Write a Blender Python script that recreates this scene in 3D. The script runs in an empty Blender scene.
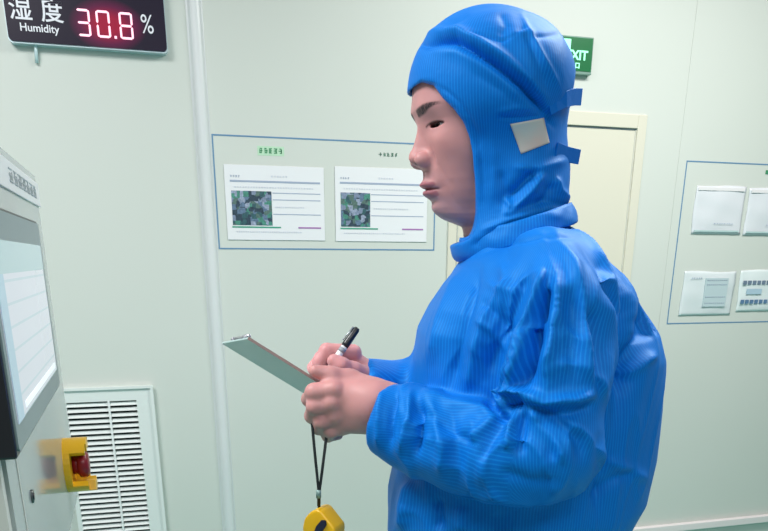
import bpy, bmesh, math, random
import numpy as np
from mathutils import Vector, Matrix
from mathutils.bvhtree import BVHTree

# ------------------------------------------------------------------ camera, world, lights, exposure
SC = bpy.context.scene
COL = SC.collection
FPX, CX, CY = 740.0, 384.0, 512.0
PIT, YAW, ROL = 0.3278, 0.2706, 0.0036
CAMZ = 1.5

def cam_axes(yaw):
    fw = np.array([math.sin(yaw)*math.cos(PIT), math.cos(yaw)*math.cos(PIT), -math.sin(PIT)])
    r0 = np.array([math.cos(yaw), -math.sin(yaw), 0.0]); u0 = np.cross(r0, fw)
    return fw, math.cos(ROL)*r0+math.sin(ROL)*u0, -math.sin(ROL)*r0+math.cos(ROL)*u0

cam_data = bpy.data.cameras.new('camera')
cam = bpy.data.objects.new('camera', cam_data); COL.objects.link(cam)
cam_data.sensor_width = 36.0; cam_data.sensor_fit = 'HORIZONTAL'
cam_data.lens = FPX/768*36.0
cam_data.shift_y = (CY-265.5)/768
cam_data.clip_start = 0.02; cam_data.clip_end = 50
_f, _r, _u = cam_axes(YAW)
cam.matrix_world = Matrix(((_r[0], _u[0], -_f[0], 0), (_r[1], _u[1], -_f[1], 0), (_r[2], _u[2], -_f[2], CAMZ), (0, 0, 0, 1)))
SC.camera = cam
SC.view_settings.view_transform = 'Standard'
SC.view_settings.look = 'None'
SC.view_settings.gamma = 1.0
SC.view_settings.use_curve_mapping = False
SC.view_settings.exposure = -0.07

w = bpy.data.worlds.new('world'); SC.world = w; w.use_nodes = True
w.node_tree.nodes['Background'].inputs[0].default_value = (0.93, 0.97, 1.0, 1)
w.node_tree.nodes['Background'].inputs[1].default_value = 0.24

def area(name, loc, rot, sx, sy, power, col=(1, 1, 1)):
    l = bpy.data.lights.new(name, 'AREA'); l.shape = 'RECTANGLE'; l.size = sx; l.size_y = sy
    l.energy = power; l.color = col
    o = bpy.data.objects.new(name, l); o.location = loc; o.rotation_euler = rot; COL.objects.link(o)
    return o
area('ceiling_panel_light', (-0.9, 0.9, 2.75), (0, 0, 0), 0.8, 0.8, 50)
area('ceiling_panel_light', (1.5, 1.3, 2.75), (0, 0, 0), 1.2, 0.5, 44, (1, .99, .96))
area('ceiling_panel_light', (0.2, -0.9, 2.75), (0, 0, 0), 1.8, 0.6, 32)

# ------------------------------------------------------------------ materials
def mat(name, col, rough=0.5, metal=0.0, spec=0.5, emit=None, estr=0.0, **kw):
    m = bpy.data.materials.new(name); m.use_nodes = True
    b = m.node_tree.nodes['Principled BSDF']
    b.inputs['Base Color'].default_value = (*col, 1)
    b.inputs['Roughness'].default_value = rough
    b.inputs['Metallic'].default_value = metal
    b.inputs['Specular IOR Level'].default_value = spec
    if emit: b.inputs['Emission Color'].default_value = (*emit, 1); b.inputs['Emission Strength'].default_value = estr
    for k, v in kw.items(): b.inputs[k.replace('_', ' ')].default_value = v
    return m
def nn(m, t, **kw):
    n = m.node_tree.nodes.new(t)
    for k, v in kw.items(): setattr(n, k, v)
    return n
def bsdf(m): return m.node_tree.nodes['Principled BSDF']
def noise_var(m, scale, a, b, detail=3.0, bump=0.0, bscale=None):
    """mild procedural colour variation between a and b, with optional bump"""
    L = m.node_tree.links
    tc = nn(m, 'ShaderNodeTexCoord'); n = nn(m, 'ShaderNodeTexNoise')
    n.inputs['Scale'].default_value = scale; n.inputs['Detail'].default_value = detail
    L.new(tc.outputs['Object'], n.inputs['Vector'])
    r = nn(m, 'ShaderNodeValToRGB'); r.color_ramp.elements[0].position = .3; r.color_ramp.elements[1].position = .7
    r.color_ramp.elements[0].color = (*a, 1); r.color_ramp.elements[1].color = (*b, 1)
    L.new(n.outputs['Fac'], r.inputs['Fac']); L.new(r.outputs['Color'], bsdf(m).inputs['Base Color'])
    if bump:
        n2 = nn(m, 'ShaderNodeTexNoise'); n2.inputs['Scale'].default_value = bscale or scale*5
        L.new(tc.outputs['Object'], n2.inputs['Vector'])
        bp = nn(m, 'ShaderNodeBump'); bp.inputs['Strength'].default_value = bump; bp.inputs['Distance'].default_value = 0.002
        L.new(n2.outputs['Fac'], bp.inputs['Height']); L.new(bp.outputs['Normal'], bsdf(m).inputs['Normal'])
    return m

M_wall = noise_var(mat('wall_panel', (.6, .68, .62), .42, spec=.35), 1.2, (.610, .655, .605), (.635, .675, .63))
M_seam = mat('seam_sealant', (.66, .70, .67), .5)
M_door = noise_var(mat('door_cream', (.72, .71, .6), .4), 1.5, (.68, .665, .55), (.705, .69, .58))
M_dark = mat('dark_gap', (.09, .13, .15), .6)
M_trim = mat('pale_trim', (.82, .76, .76), .4)
M_cover = noise_var(mat('cover_strip', (.7, .74, .74), .3), 2, (.66, .71, .71), (.72, .745, .745))
M_floor = noise_var(mat('green_epoxy_floor', (.2, .55, .45), .2), 1.0, (.17, .55, .46), (.22, .60, .50))
M_paper = mat('laminated_paper', (.80, .82, .84), .25)
M_film = mat('clear_film', (.9, .97, 1), .15, Alpha=.22)
M_line = mat('blue_grey_tape', (.12, .26, .42), .5)
M_black = mat('black_plastic', (.012, .014, .018), .35)
M_white = mat('white_plastic', (.82, .84, .84), .35)

# ------------------------------------------------------------------ helpers
def link(name, me, mats=(), parent=None):
    o = bpy.data.objects.new(name, me)
    for m in mats: me.materials.append(m)
    COL.objects.link(o)
    if parent is not None: o.parent = parent
    return o
def from_bm(name, bm, m, parent=None, smooth=False):
    me = bpy.data.meshes.new(name); bmesh.ops.recalc_face_normals(bm, faces=bm.faces); bm.to_mesh(me); bm.free()
    if smooth: me.polygons.foreach_set('use_smooth', [True]*len(me.polygons))
    return link(name, me, m if isinstance(m, (list, tuple)) else [m], parent)
def bx(bm, x0, x1, y0, y1, z0, z1, mi=0, bevel=0.0, seg=2):
    r = bmesh.ops.create_cube(bm, size=1)
    for v in r['verts']:
        v.co = Vector((x0+(v.co.x+.5)*(x1-x0), y0+(v.co.y+.5)*(y1-y0), z0+(v.co.z+.5)*(z1-z0)))
    fs = {f for v in r['verts'] for f in v.link_faces}
    for f in fs: f.material_index = mi
    if bevel:
        es = list({e for v in r['verts'] for e in v.link_edges})
        g = bmesh.ops.bevel(bm, geom=es, offset=bevel, segments=seg, affect='EDGES', profile=.5)
        for f in g['faces']: f.material_index = mi
def boxobj(name, dims, m, parent=None, bevel=0.0, off=(0, 0, 0)):
    bm = bmesh.new(); d = dims
    bx(bm, d[0]-off[0], d[1]-off[0], d[2]-off[1], d[3]-off[1], d[4]-off[2], d[5]-off[2], 0, bevel)
    return from_bm(name, bm, m, parent)
def tag(o, label=None, cat=None, group=None, kind=None):
    if label: o['label'] = label
    if cat: o['category'] = cat
    if group: o['group'] = group
    if kind: o['kind'] = kind
    return o
def empty(name, loc, rz=0.0):
    o = bpy.data.objects.new(name, None); o.location = loc; o.rotation_euler = (0, 0, rz); o.empty_display_size = .05
    COL.objects.link(o); return o
def prism(bm, pts, y0, y1, mi=0, axis='y'):
    """extrude a 2D polygon (x,z) from y0 to y1"""
    def c(p, y): return Vector((p[0], y, p[1])) if axis == 'y' else (Vector((y, p[0], p[1])) if axis == 'x' else Vector((p[0], p[1], y)))
    a = [bm.verts.new(c(p, y0)) for p in pts]; b = [bm.verts.new(c(p, y1)) for p in pts]
    n = len(pts); fs = [bm.faces.new(a), bm.faces.new(b[::-1])]
    for i in range(n): fs.append(bm.faces.new((a[i], b[i], b[(i+1) % n], a[(i+1) % n])))
    for f in fs: f.material_index = mi
def rrect(x0, x1, z0, z1, r, n=6):
    out = []
    for cx, cz, a0 in ((x1-r, z1-r, 0), (x0+r, z1-r, 90), (x0+r, z0+r, 180), (x1-r, z0+r, 270)):
        for i in range(n+1):
            a = math.radians(a0+90*i/n); out.append((cx+r*math.cos(a), cz+r*math.sin(a)))
    return out
def tube(bm, pts, rad, n=8, mi=0, flat=1.0, up=None):
    """tube along points; rad scalar or list"""
    P = [Vector(p) for p in pts]; R = rad if isinstance(rad, (list, tuple)) else [rad]*len(P)
    rings = []; u = None
    for i, p in enumerate(P):
        t = (P[min(i+1, len(P)-1)]-P[max(i-1, 0)]).normalized()
        if u is None: u = Vector(up) if up else (Vector((0, 0, 1)) if abs(t.z) < .9 else Vector((1, 0, 0)))
        u = (u-t*u.dot(t)).normalized(); v = t.cross(u)
        rings.append([bm.verts.new(p+(u*math.cos(2*math.pi*k/n)+v*math.sin(2*math.pi*k/n)*flat)*R[i]) for k in range(n)])
    fs = []
    for a, b in zip(rings, rings[1:]):
        for k in range(n): fs.append(bm.faces.new((a[k], a[(k+1) % n], b[(k+1) % n], b[k])))
    fs.append(bm.faces.new(rings[0][::-1])); fs.append(bm.faces.new(rings[-1]))
    for f in fs: f.material_index = mi; f.smooth = True
def text_mesh(name, s, size, m, parent, loc, depth=.0006, sx=1.0, rot=(math.pi/2, 0, 0), align='CENTER', bold=0.0):
    cu = bpy.data.curves.new(name, 'FONT'); cu.body = s; cu.size = size; cu.extrude = depth; cu.align_x = align; cu.align_y = 'CENTER'
    cu.offset = bold
    to = bpy.data.objects.new('tmp', cu); COL.objects.link(to)
    me = bpy.data.meshes.new_from_object(to.evaluated_get(bpy.context.evaluated_depsgraph_get()))
    bpy.data.objects.remove(to)
    me.transform(Matrix.Diagonal((sx, 1, 1, 1))); me.materials.clear()
    o = link(name, me, [m], parent); o.location = loc; o.rotation_euler = rot
    return o

# ------------------------------------------------------------------ setting
YW = 2.4
def structure(o): o['kind'] = 'structure'; return o
structure(boxobj('floor', (-2.2, 4.6, -1.6, YW, -.05, 0), M_floor))
# wall with real panel joints: each panel is one slab of the same wall mesh
bm = bmesh.new()
xs = [-2.2, -.93, .127, 1.70, 2.9, 4.6]
bx(bm, -2.2, 4.6, YW+.0012, YW+.1, 0, 2.8)
for a, b in zip(xs, xs[1:]):
    g = .0006
    if b <= .89 or a >= 1.5: bx(bm, a+g, b-g, YW, YW+.014, 0, 2.8, 0)
    else:
        bx(bm, a+g, .875, YW, YW+.014, 0, 2.8, 0); bx(bm, 1.56, b-g, YW, YW+.014, 0, 2.8, 0)
        bx(bm, .875, 1.56, YW, YW+.014, 1.955, 2.8, 0)
structure(from_bm('wall_back', bm, M_wall))
# cream door with frame
bm = bmesh.new()
bx(bm, .875, .905, YW-.006, YW+.014, 0, 1.955, 0, .002); bx(bm, 1.527, 1.56, YW-.006, YW+.014, 0, 1.955, 0, .002)
bx(bm, .905, 1.527, YW-.006, YW+.014, 1.914, 1.955, 0, .002)
structure(from_bm('trim_1', bm, M_door))
d = structure(boxobj('door_1', (.909, 1.523, YW+.001, YW+.012, .01, 1.909), M_door, bevel=.001))
bm = bmesh.new(); bx(bm, .905, 1.527, YW-.001, YW+.0005, 1.9095, 1.9135); bx(bm, .9052, .9070, YW-.0015, YW+.0005, .01, 1.909)
from_bm('door_gap', bm, M_dark, d)
bm = bmesh.new(); bx(bm, 1.5232, 1.5268, YW-.0005, YW+.0005, .01, 1.909)
from_bm('door_edge_gap', bm, mat('shallow_gap', (.62, .62, .54), .6), d)
# rounded joint cover strip between the two wall sections
bm = bmesh.new()
pts = [(.102, YW)]+[(.125-.018*math.cos(a), YW-.016*math.sin(a)) for a in np.linspace(0.15, math.pi-.15, 9)]+[(.147, YW)]
prism(bm, pts, .53, 2.8, axis='z'); structure(from_bm('trim_2', bm, M_cover))
# pale ledge low on the wall
bm = bmesh.new(); bx(bm, -2.2, 4.6, YW-.022, YW, .47, .50, 0, .003); structure(from_bm('trim_3', bm, M_trim))
structure(boxobj('baseboard_back', (-2.2, 4.6, YW-.01, YW, 0, .1), M_cover, bevel=.002))

# air return grille
g = empty('air_return_grille', (-.21, YW, .55)); gl = (-.21, YW, .55)
tag(g, 'white slatted air return grille low on the wall behind the yellow stop switch', 'air vent')
bm = bmesh.new()
X0, X1, Z0, Z1 = -.345, -.081, .535, 1.132; i0, i1, j0, j1 = -.332, -.130, .58, 1.09
for d_ in ((X0, i0, Z0, Z1), (i1, X1, Z0, Z1), (i0, i1, Z0, j0), (i0, i1, j1, Z1)):
    bx(bm, d_[0]-gl[0], d_[1]-gl[0], -.012, 0, d_[2]-gl[2], d_[3]-gl[2], 0, .0)
bx(bm, X0-gl[0]-.002, X1-gl[0]+.003, -.018, -.012, Z1-gl[2]-.006, Z1-gl[2]+.002); bx(bm, X1-gl[0]-.006, X1-gl[0]+.003, -.018, -.012, Z0-gl[2], Z1-gl[2]-.0062)
from_bm('frame', bm, mat('grille_white', (.74, .79, .77), .35), g)
boxobj('duct_opening', (i0, i1, YW-.0015, YW-.0005, j0, j1), mat('duct_black', (.006, .012, .012), .8), g, off=gl)
bm = bmesh.new(); n = 30; p = (j1-j0)/n
for i in range(n):
    z = j0+(i+.5)*p-gl[2]
    vs = [(-.013, z-.0052), (-.011, z-.0052), (-.002, z+.004), (-.004, z+.004)]
    prism(bm, [(a, b) for a, b in vs], i0-gl[0], i1-gl[0], axis='x')
from_bm('slats', bm, mat('slat_white', (.70, .76, .74), .4), g)
boxobj('centre_bar', (-.214, -.208, YW-.0135, YW-.002, j0, j1), M_white, g, off=gl)

# humidity display
h = empty('humidity_display', (-.148, YW, 2.028)); hl = (-.15, YW, 2.04)
tag(h, 'black digital humidity display with red numerals hung high on the wall', 'display')
PX0, PX1, PZ0, PZ1 = -.352, .0445, 2.041, 2.235; YD = YW-.03
bm = bmesh.new(); prism(bm, [(a-hl[0], b-hl[2]) for a, b in rrect(PX0, PX1, PZ0, PZ1, .012)], -.026, 0)
from_bm('housing', bm, mat('display_housing', (.55, .68, .72), .3, .3), h)
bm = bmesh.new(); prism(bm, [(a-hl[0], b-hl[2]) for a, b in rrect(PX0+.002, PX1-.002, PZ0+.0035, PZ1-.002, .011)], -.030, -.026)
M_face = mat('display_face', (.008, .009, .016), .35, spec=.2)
# red haze round the lit numerals, painted into the face's emission as a gradient
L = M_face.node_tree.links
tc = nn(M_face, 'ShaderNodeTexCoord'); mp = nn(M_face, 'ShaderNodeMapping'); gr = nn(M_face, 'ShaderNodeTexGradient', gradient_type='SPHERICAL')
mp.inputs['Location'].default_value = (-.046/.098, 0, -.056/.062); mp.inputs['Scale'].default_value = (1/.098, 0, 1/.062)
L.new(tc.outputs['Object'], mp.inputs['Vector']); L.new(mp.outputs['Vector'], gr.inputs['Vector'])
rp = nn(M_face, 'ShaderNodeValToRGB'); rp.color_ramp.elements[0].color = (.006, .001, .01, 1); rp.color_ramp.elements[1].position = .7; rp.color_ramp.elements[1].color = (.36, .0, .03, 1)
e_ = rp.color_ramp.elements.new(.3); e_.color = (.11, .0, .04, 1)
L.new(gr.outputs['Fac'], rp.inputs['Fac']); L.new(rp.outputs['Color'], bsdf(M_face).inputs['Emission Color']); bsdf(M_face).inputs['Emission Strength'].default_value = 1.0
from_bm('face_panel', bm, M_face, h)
M_led = mat('lit_led', (.8, .2, .3), .4, emit=(1.0, .62, .74), estr=1.3)
M_ink = mat('display_lettering', (.8, .82, .88), .4)
SEG = {'3': 'abgcd', '0': 'abcdef', '8': 'abcdefg'}
def digit(ch, xc, z0, parent):
    bm = bmesh.new(); W, H, t = .034, .062, .0052; a = .0008
    hor = lambda z: [(-W/2+t*.6, z), (-W/2+t*1.1, z+t/2), (W/2-t*1.1, z+t/2), (W/2-t*.6, z), (W/2-t*1.1, z-t/2), (-W/2+t*1.1, z-t/2)]
    ver = lambda x, za, zb: [(x, za+t*.3), (x+t/2, za+t*.9), (x+t/2, zb-t*.9), (x, zb-t*.3), (x-t/2, zb-t*.9), (x-t/2, za+t*.9)]
    S = {'a': hor(H-t/2), 'g': hor(H/2), 'd': hor(t/2), 'f': ver(-W/2+t/2, H/2, H), 'b': ver(W/2-t/2, H/2, H), 'e': ver(-W/2+t/2, 0, H/2), 'c': ver(W/2-t/2, 0, H/2)}
    for s in SEG[ch]: prism(bm, [(xc+x+(z)*.0-hl[0], z0+z-hl[2]) for x, z in S[s]], -.0312, -.0298)
    from_bm('numeral', bm, M_led, parent)
digit('3', -.164, 2.066, h); digit('0', -.115, 2.066, h); digit('8', -.058, 2.066, h)
bm = bmesh.new(); bx(bm, -.090-hl[0], -.084-hl[0], -.0312, -.0298, 2.066-hl[2], 2.072-hl[2]); from_bm('decimal_point', bm, M_led, h)
text_mesh('percent_sign', '%', .062, M_ink, h, (-.004-hl[0], -.0303, 2.103-hl[2]), sx=.8)
text_mesh('heading_character', '湿', .056, M_ink, h, (-.313-hl[0], -.0303, 2.114-hl[2]), bold=.0006)
text_mesh('heading_character', '度', .056, M_ink, h, (-.238-hl[0], -.0303, 2.114-hl[2]), bold=.0006)
text_mesh('heading_word', 'Humidity', .0255, M_ink, h, (-.273-hl[0], -.0303, 2.076-hl[2]), bold=.0003)
tag(h)
bm = bmesh.new(); tube(bm, [(-.288, YW-.006, 2.045), (-.288, YW-.010, 2.03), (-.289, YW-.012, 2.01), (-.291, YW-.006, 1.99)], .0045, 8)
tag(from_bm('cable_clip', bm, mat('clear_blueish_plastic', (.55, .72, .74), .2)), 'short pale plastic clip stuck to the wall just under the humidity display', 'clip')

# exit sign
x = empty('exit_sign', (1.24, YW, 2.05)); xl = (1.24, YW, 2.05)
tag(x, 'green lit exit sign on the wall half hidden behind the hood', 'sign')
bm = bmesh.new(); bx(bm, 1.10-xl[0], 1.332-xl[0], -.02, 0, 2.054-xl[2], 2.157-xl[2], 0, .002); from_bm('housing', bm, mat('sign_housing', (.25, .4, .34), .3, .5), x)
boxobj('green_panel', (1.104, 1.328, YW-.022, YW-.0195, 2.063, 2.153), mat('sign_green', (0, .06, .02), .3, emit=(.0, .13, .03), estr=.9), x, off=xl)
M_sg = mat('sign_lit', (.2, .6, .4), .4, emit=(.35, 1.0, .62), estr=1.2)
text_mesh('exit_word', 'EXIT', .036, M_sg, x, (1.276-xl[0], -.0225, 2.104-xl[2]), bold=.001)
text_mesh('exit_characters', '安全出口', .018, M_sg, x, (1.253-xl[0], -.0225, 2.076-xl[2]), bold=.0006)
bm = bmesh.new(); prism(bm, [(a-xl[0], b-xl[2]) for a, b in ((1.215, 2.147), (1.252, 2.147), (1.252, 2.118), (1.236, 2.118), (1.236, 2.128), (1.215, 2.128))], -.0232, -.022)
from_bm('arrow_mark', bm, M_sg, x)

# ------------------------------------------------------------------ wall notices
def frame_lines(name, x0, x1, z0, z1, label, t=.004):
    o = empty(name, ((x0+x1)/2, YW, z0)); l = ((x0+x1)/2, YW, z0)
    tag(o, label, 'notice frame')
    bm = bmesh.new()
    for q in ((x0, x1, z0, z0+t), (x0, x1, z1-t, z1), (x0, x0+t, z0+t, z1-t), (x1-t, x1, z0+t, z1-t)):
        bx(bm, q[0]-l[0], q[1]-l[0], -.0008, 0, q[2]-l[2], q[3]-l[2])
    from_bm('tape_border', bm, M_line, o)
    return o, l
def marks(parent, name, x0, x1, z, hgt, n, m, l, y=-.0012, seed=0):
    """a row of tiny character-like stroke clusters"""
    rnd = random.Random(seed); bm = bmesh.new(); wd = (x1-x0)/n
    for i in range(n):
        a = x0+i*wd+wd*.1; b = a+wd*.78; s = hgt*.16
        for k in range(3):
            zz = z-hgt/2+hgt*(.12+.38*k); q = rnd.uniform(0, .3)*wd
            bx(bm, a+q-l[0], b-rnd.uniform(0, .3)*wd-l[0], y, y+.0005, zz-s/2-l[2], zz+s/2-l[2])
        for k in range(2):
            xx = a+(b-a)*rnd.uniform(.15, .85); bx(bm, xx-s/2-l[0], xx+s/2-l[0], y-.0001, y+.0004, z-hgt*.45-l[2], z+hgt*rnd.uniform(.2, .5)-l[2])
    return from_bm(name, bm, m, parent)
M_green = mat('green_print', (.05, .26, .12), .5); M_greenp = mat('pale_green_backing', (.48, .72, .52), .5)
M_gline = mat('grey_print', (.33, .40, .52), .5); M_lite = mat('pale_print', (.6, .65, .74), .5); M_purple = mat('purple_print', (.36, .16, .42), .5)
M_grn2 = mat('green_bar_print', (.05, .33, .22), .5)

o, l = frame_lines('notice_frame', .149, .831, 1.530, 1.841, 'rectangle of thin blue tape on the wall around two instruction sheets')
boxobj('caption_backing', (.278, .356, YW-.0006, YW, 1.790, 1.815), M_greenp, o, off=l)
marks(o, 'caption_text', .281, .352, 1.803, .015, 5, M_green, l, seed=1)
marks(o, 'caption_text', .644, .706, 1.806, .010, 5, mat('dark_green_print', (.10, .22, .16), .5), l, seed=2)

def photo_mat(name, seed, cols):
    m = mat(name, (.3, .4, .4), .3); L = m.node_tree.links
    tc = nn(m, 'ShaderNodeTexCoord'); mp = nn(m, 'ShaderNodeMapping'); mp.inputs['Location'].default_value = (seed*3.1, seed*1.7, seed); mp.inputs['Scale'].default_value = (1, .01, 1)
    v = nn(m, 'ShaderNodeTexVoronoi'); v.inputs['Scale'].default_value = 75; v.distance = 'CHEBYCHEV'
    L.new(tc.outputs['Object'], mp.inputs['Vector']); L.new(mp.outputs['Vector'], v.inputs['Vector'])
    s = nn(m, 'ShaderNodeSeparateColor'); L.new(v.outputs['Color'], s.inputs['Color'])
    r = nn(m, 'ShaderNodeValToRGB'); r.color_ramp.interpolation = 'CONSTANT'
    for i, c in enumerate(cols):
        if i == 0: r.color_ramp.elements.remove(r.color_ramp.elements[1]); e = r.color_ramp.elements[0]
        else: e = r.color_ramp.elements.new(i/len(cols))
        e.color = (c[0]*.7, c[1]*.7, c[2]*.75, 1)
    L.new(s.outputs['Red'], r.inputs['Fac'])
    n = nn(m, 'ShaderNodeTexNoise'); n.inputs['Scale'].default_value = 160; L.new(mp.outputs['Vector'], n.inputs['Vector'])
    mx = nn(m, 'ShaderNodeMix', data_type='RGBA', blend_type='OVERLAY'); mx.inputs[0].default_value = .7
    L.new(r.outputs['Color'], mx.inputs[6]); L.new(n.outputs['Fac'], mx.inputs[7]); L.new(mx.outputs[2], bsdf(m).inputs['Base Color'])
    return m
PC = [(.06, .16, .17), (.30, .38, .50), (.10, .36, .26), (.17, .27, .38), (.05, .09, .12), (.42, .50, .62), (.14, .24, .20)]
def sheet(x0, x1, z0, z1, px1, label, seed):
    o = empty('instruction_sheet', ((x0+x1)/2, YW, z0)); l = ((x0+x1)/2, YW, z0)
    tag(o, label, 'notice', None)
    boxobj('paper', (x0, x1, YW-.0026, YW-.0010, z0, z1), M_paper, o, bevel=.0004, off=l)
    H = z1-z0; a, b = x0+.015, x1-.012
    bm = bmesh.new()
    bx(bm, a-l[0], b-l[0], -.0032, -.0025, z0+H*.775-l[2], z0+H*.80-l[2])
    from_bm('heading_rule', bm, M_gline, o)
    boxobj('photograph', (a+.002, px1, YW-.0033, YW-.0025, z0+H*.20, z0+H*.66), photo_mat('printed_photo', seed, PC[seed:]+PC[:seed]), o, off=l)
    bm = bmesh.new()
    for q in (.64, .55, .355): bx(bm, px1+.003-l[0], b-l[0], -.0031, -.0025, z0+H*q-.0012-l[2], z0+H*q+.0012-l[2])
    from_bm('table_rules', bm, M_gline, o)
    boxobj('green_bar', (a, px1+.025, YW-.0033, YW-.0025, z0+H*.165, z0+H*.185), M_grn2, o, off=l)
    boxobj('purple_bar', (b-.07, b, YW-.0033, YW-.0025, z0+H*.165, z0+H*.185), M_purple, o, off=l)
    marks(o, 'small_print', a, a+.03, z0+H*.85, .006, 4, M_gline, l, -.0032, seed)
    marks(o, 'small_print', a+.12, a+.17, z0+H*.86, .005, 6, M_lite, l, -.0032, seed+3)
    marks(o, 'small_print', a+.01, b-.02, z0+H*.71, .004, 30, M_lite, l, -.0032, seed+4)
    marks(o, 'small_print', px1+.01, b-.05, z0+H*.45, .004, 16, M_lite, l, -.0032, seed+5)
    marks(o, 'small_print', a+.01, b-.06, z0+H*.11, .004, 30, M_lite, l, -.0032, seed+6)
sheet(.178, .473, 1.557, 1.763, .313, 'left instruction sheet in the blue frame, its printed photo wider', 0)
sheet(.507, .803, 1.556, 1.768, .617, 'right instruction sheet in the blue frame, nearer the face', 2)

frame_lines('notice_frame', 1.732, 2.40, 1.283, 1.826, 'rectangle of thin blue tape on the wall around four plastic pouches')
def pouch(x0, x1, z0, z1, label, kind, seed):
    o = empty('document_pouch', ((x0+x1)/2, YW, z0)); l = ((x0+x1)/2, YW, z0)
    tag(o, label, 'document pouch')
    bm = bmesh.new(); N, K = 24, 18; rnd = random.Random(seed); ph = [rnd.uniform(0, 6) for _ in range(6)]
    grid = []
    for j in range(K+1):
        row = []
        for i in range(N+1):
            u, v = i/N, j/K
            puff = (.006*math.sin(math.pi*u)**.5*math.sin(math.pi*v)**.5) + .0012*math.sin(7*u+4*v+ph[0])*math.sin(9*v-3*u+ph[1])
            ex = .002*math.sin(5*v+ph[2]) if i in (0, N) else 0
            row.append((x0+(x1-x0)*u-l[0]+ex, -.003-max(puff, 0), z0+(z1-z0)*v-l[2]+.002*math.sin(6*u+ph[3])*v))
        grid.append(row)
    V = [[bm.verts.new(c) for c in r] for r in grid]; B = [[bm.verts.new((c[0], -.0008, c[2])) for c in r] for r in grid]
    for j in range(K):
        for i in range(N):
            bm.faces.new((V[j][i], V[j][i+1], V[j+1][i+1], V[j+1][i])); bm.faces.new((B[j][i], B[j+1][i], B[j+1][i+1], B[j][i+1]))
    for j in range(K): bm.faces.new((V[j][0], V[j+1][0], B[j+1][0], B[j][0])); bm.faces.new((V[j][N], B[j][N], B[j+1][N], V[j+1][N]))
    for i in range(N): bm.faces.new((V[0][i], B[0][i], B[0][i+1], V[0][i+1])); bm.faces.new((V[K][i], V[K][i+1], B[K][i+1], B[K][i]))
    pm = {'blank': mat('pouch_paper', (.70, .735, .77), .3), 'dense': mat('pouch_paper', (.68, .745, .76), .3), 'cards': mat('pouch_card', (.72, .80, .80), .25)}[kind]
    from_bm('sleeve', bm, pm, o, True)
    W, H = x1-x0, z1-z0
    if kind == 'blank':
        boxobj('bottom_strip', (x0+.006, x1-.012, YW-.0105, YW-.009, z0+.008, z0+.013), mat('teal_strip', (.48, .64, .63), .4), o, off=l)
        marks(o, 'small_print', x0+W*.4, x0+W*.8, z0+H*.22, .004, 8, M_gline, l, -.0115, seed)
        boxobj('top_seal', (x0+.006, x1-.008, YW-.008, YW-.006, z1-.016, z1-.006), mat('seal_white', (.80, .79, .80), .2), o, off=l)
    if kind == 'dense':
        boxobj('printed_block', (x0+W*.40, x0+W*.84, YW-.0118, YW-.0085, z0+H*.2, z0+H*.85), mat('grey_teal_print', (.50, .62, .65), .3), o, off=l)
        for q in (.8, .7, .42, .28): marks(o, 'small_print', x0+W*.42, x0+W*.82, z0+H*q, .003, 10, M_gline, l, -.0126, seed)
        marks(o, 'small_print', x0+W*.12, x0+W*.34, z0+H*.85, .005, 5, M_gline, l, -.0112, seed+1)
    if kind == 'cards':
        for zz, k in ((.70, 0), (.24, 1)):
            bm = bmesh.new()
            for i in range(7): 
                xx = x0+.010+i*.0205; bx(bm, xx-l[0], xx+.0145-l[0], -.0115, -.009, z0+H*zz-.007-l[2], z0+H*zz+.007-l[2])
            from_bm('thumbnail_row', bm, mat('thumbnail', ((.16, .22, .30), (.10, .20, .34))[k], .4), o)
        boxobj('printed_block', (x0+W*.15, x0+W*.5, YW-.012, YW-.0105, z0+H*.42, z0+H*.55), mat('pale_blue_print', (.42, .58, .68), .3), o, off=l)
pouch(1.784, 1.988, 1.592, 1.750, 'blank white pouch in the upper row, left of its frame', 'blank', 3)
pouch(2.003, 2.21, 1.590, 1.747, 'upper white pouch cut by the right edge of the photo', 'blank', 5)
pouch(1.778, 1.998, 1.313, 1.466, 'crumpled lower left pouch holding a sheet dense with grey print', 'dense', 7)
pouch(2.020, 2.21, 1.324, 1.471, 'lower right sheet with two rows of small dark squares', 'cards', 9)
boxobj('caption_text', (2.06-2.066, 2.09-2.066, -.0012, -.0004, 1.793-1.283, 1.806-1.283), M_green, bpy.data.objects['notice_frame.001'])

# ------------------------------------------------------------------ control cabinet (own frame: X = out of its face, Y = along the face away from camera)
AZ = math.radians(2.4)
mc = empty('control_cabinet', (-.14837, .9959, 0), AZ)
tag(mc, 'grey machine control cabinet with a touch screen on its face at the left edge', 'machine')
M_cab = mat('cabinet_grey', (.46, .51, .50), .10, spec=.5)
M_cab2 = mat('cabinet_side', (.66, .67, .62), .4)
U1, U0 = .103, -.40; TOP = 1.598
bm = bmesh.new(); prism(bm, [(-.55, 0.0), (-.05, 0.0), (-.05, 1.02), (0, 1.18), (0, TOP), (-.02, TOP+.004), (-.55, TOP+.004)], U0, U1)
bmesh.ops.bevel(bm, geom=[e for e in bm.edges if abs(e.verts[0].co.y-e.verts[1].co.y) < 1e-5 and max(e.verts[0].co.z, e.verts[1].co.z) > 1.0 and min(e.verts[0].co.x, e.verts[1].co.x) > -.1], offset=.006, segments=2, affect='EDGES')
from_bm('cabinet_body', bm, M_cab, mc)
mo = boxobj('monitor', (-.004, .016, -.441, -.110, 1.366, 1.537), M_black, mc, bevel=.002)
bm = bmesh.new(); prism(bm, rrect(-.436, -.113, 1.370, 1.534, .004), .0155, .0175, axis='x'); 
from_bm('bezel', bm, mat('bezel_grey_glass', (.20, .27, .28), .28, spec=.3), mo)
M_scr = mat('lit_screen', (.3, .33, .36), .15, emit=(.56, .60, .70), estr=.5)
L = M_scr.node_tree.links; tc = nn(M_scr, 'ShaderNodeTexCoord'); sp = nn(M_scr, 'ShaderNodeSeparateXYZ'); L.new(tc.outputs['Object'], sp.inputs[0])
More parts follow.
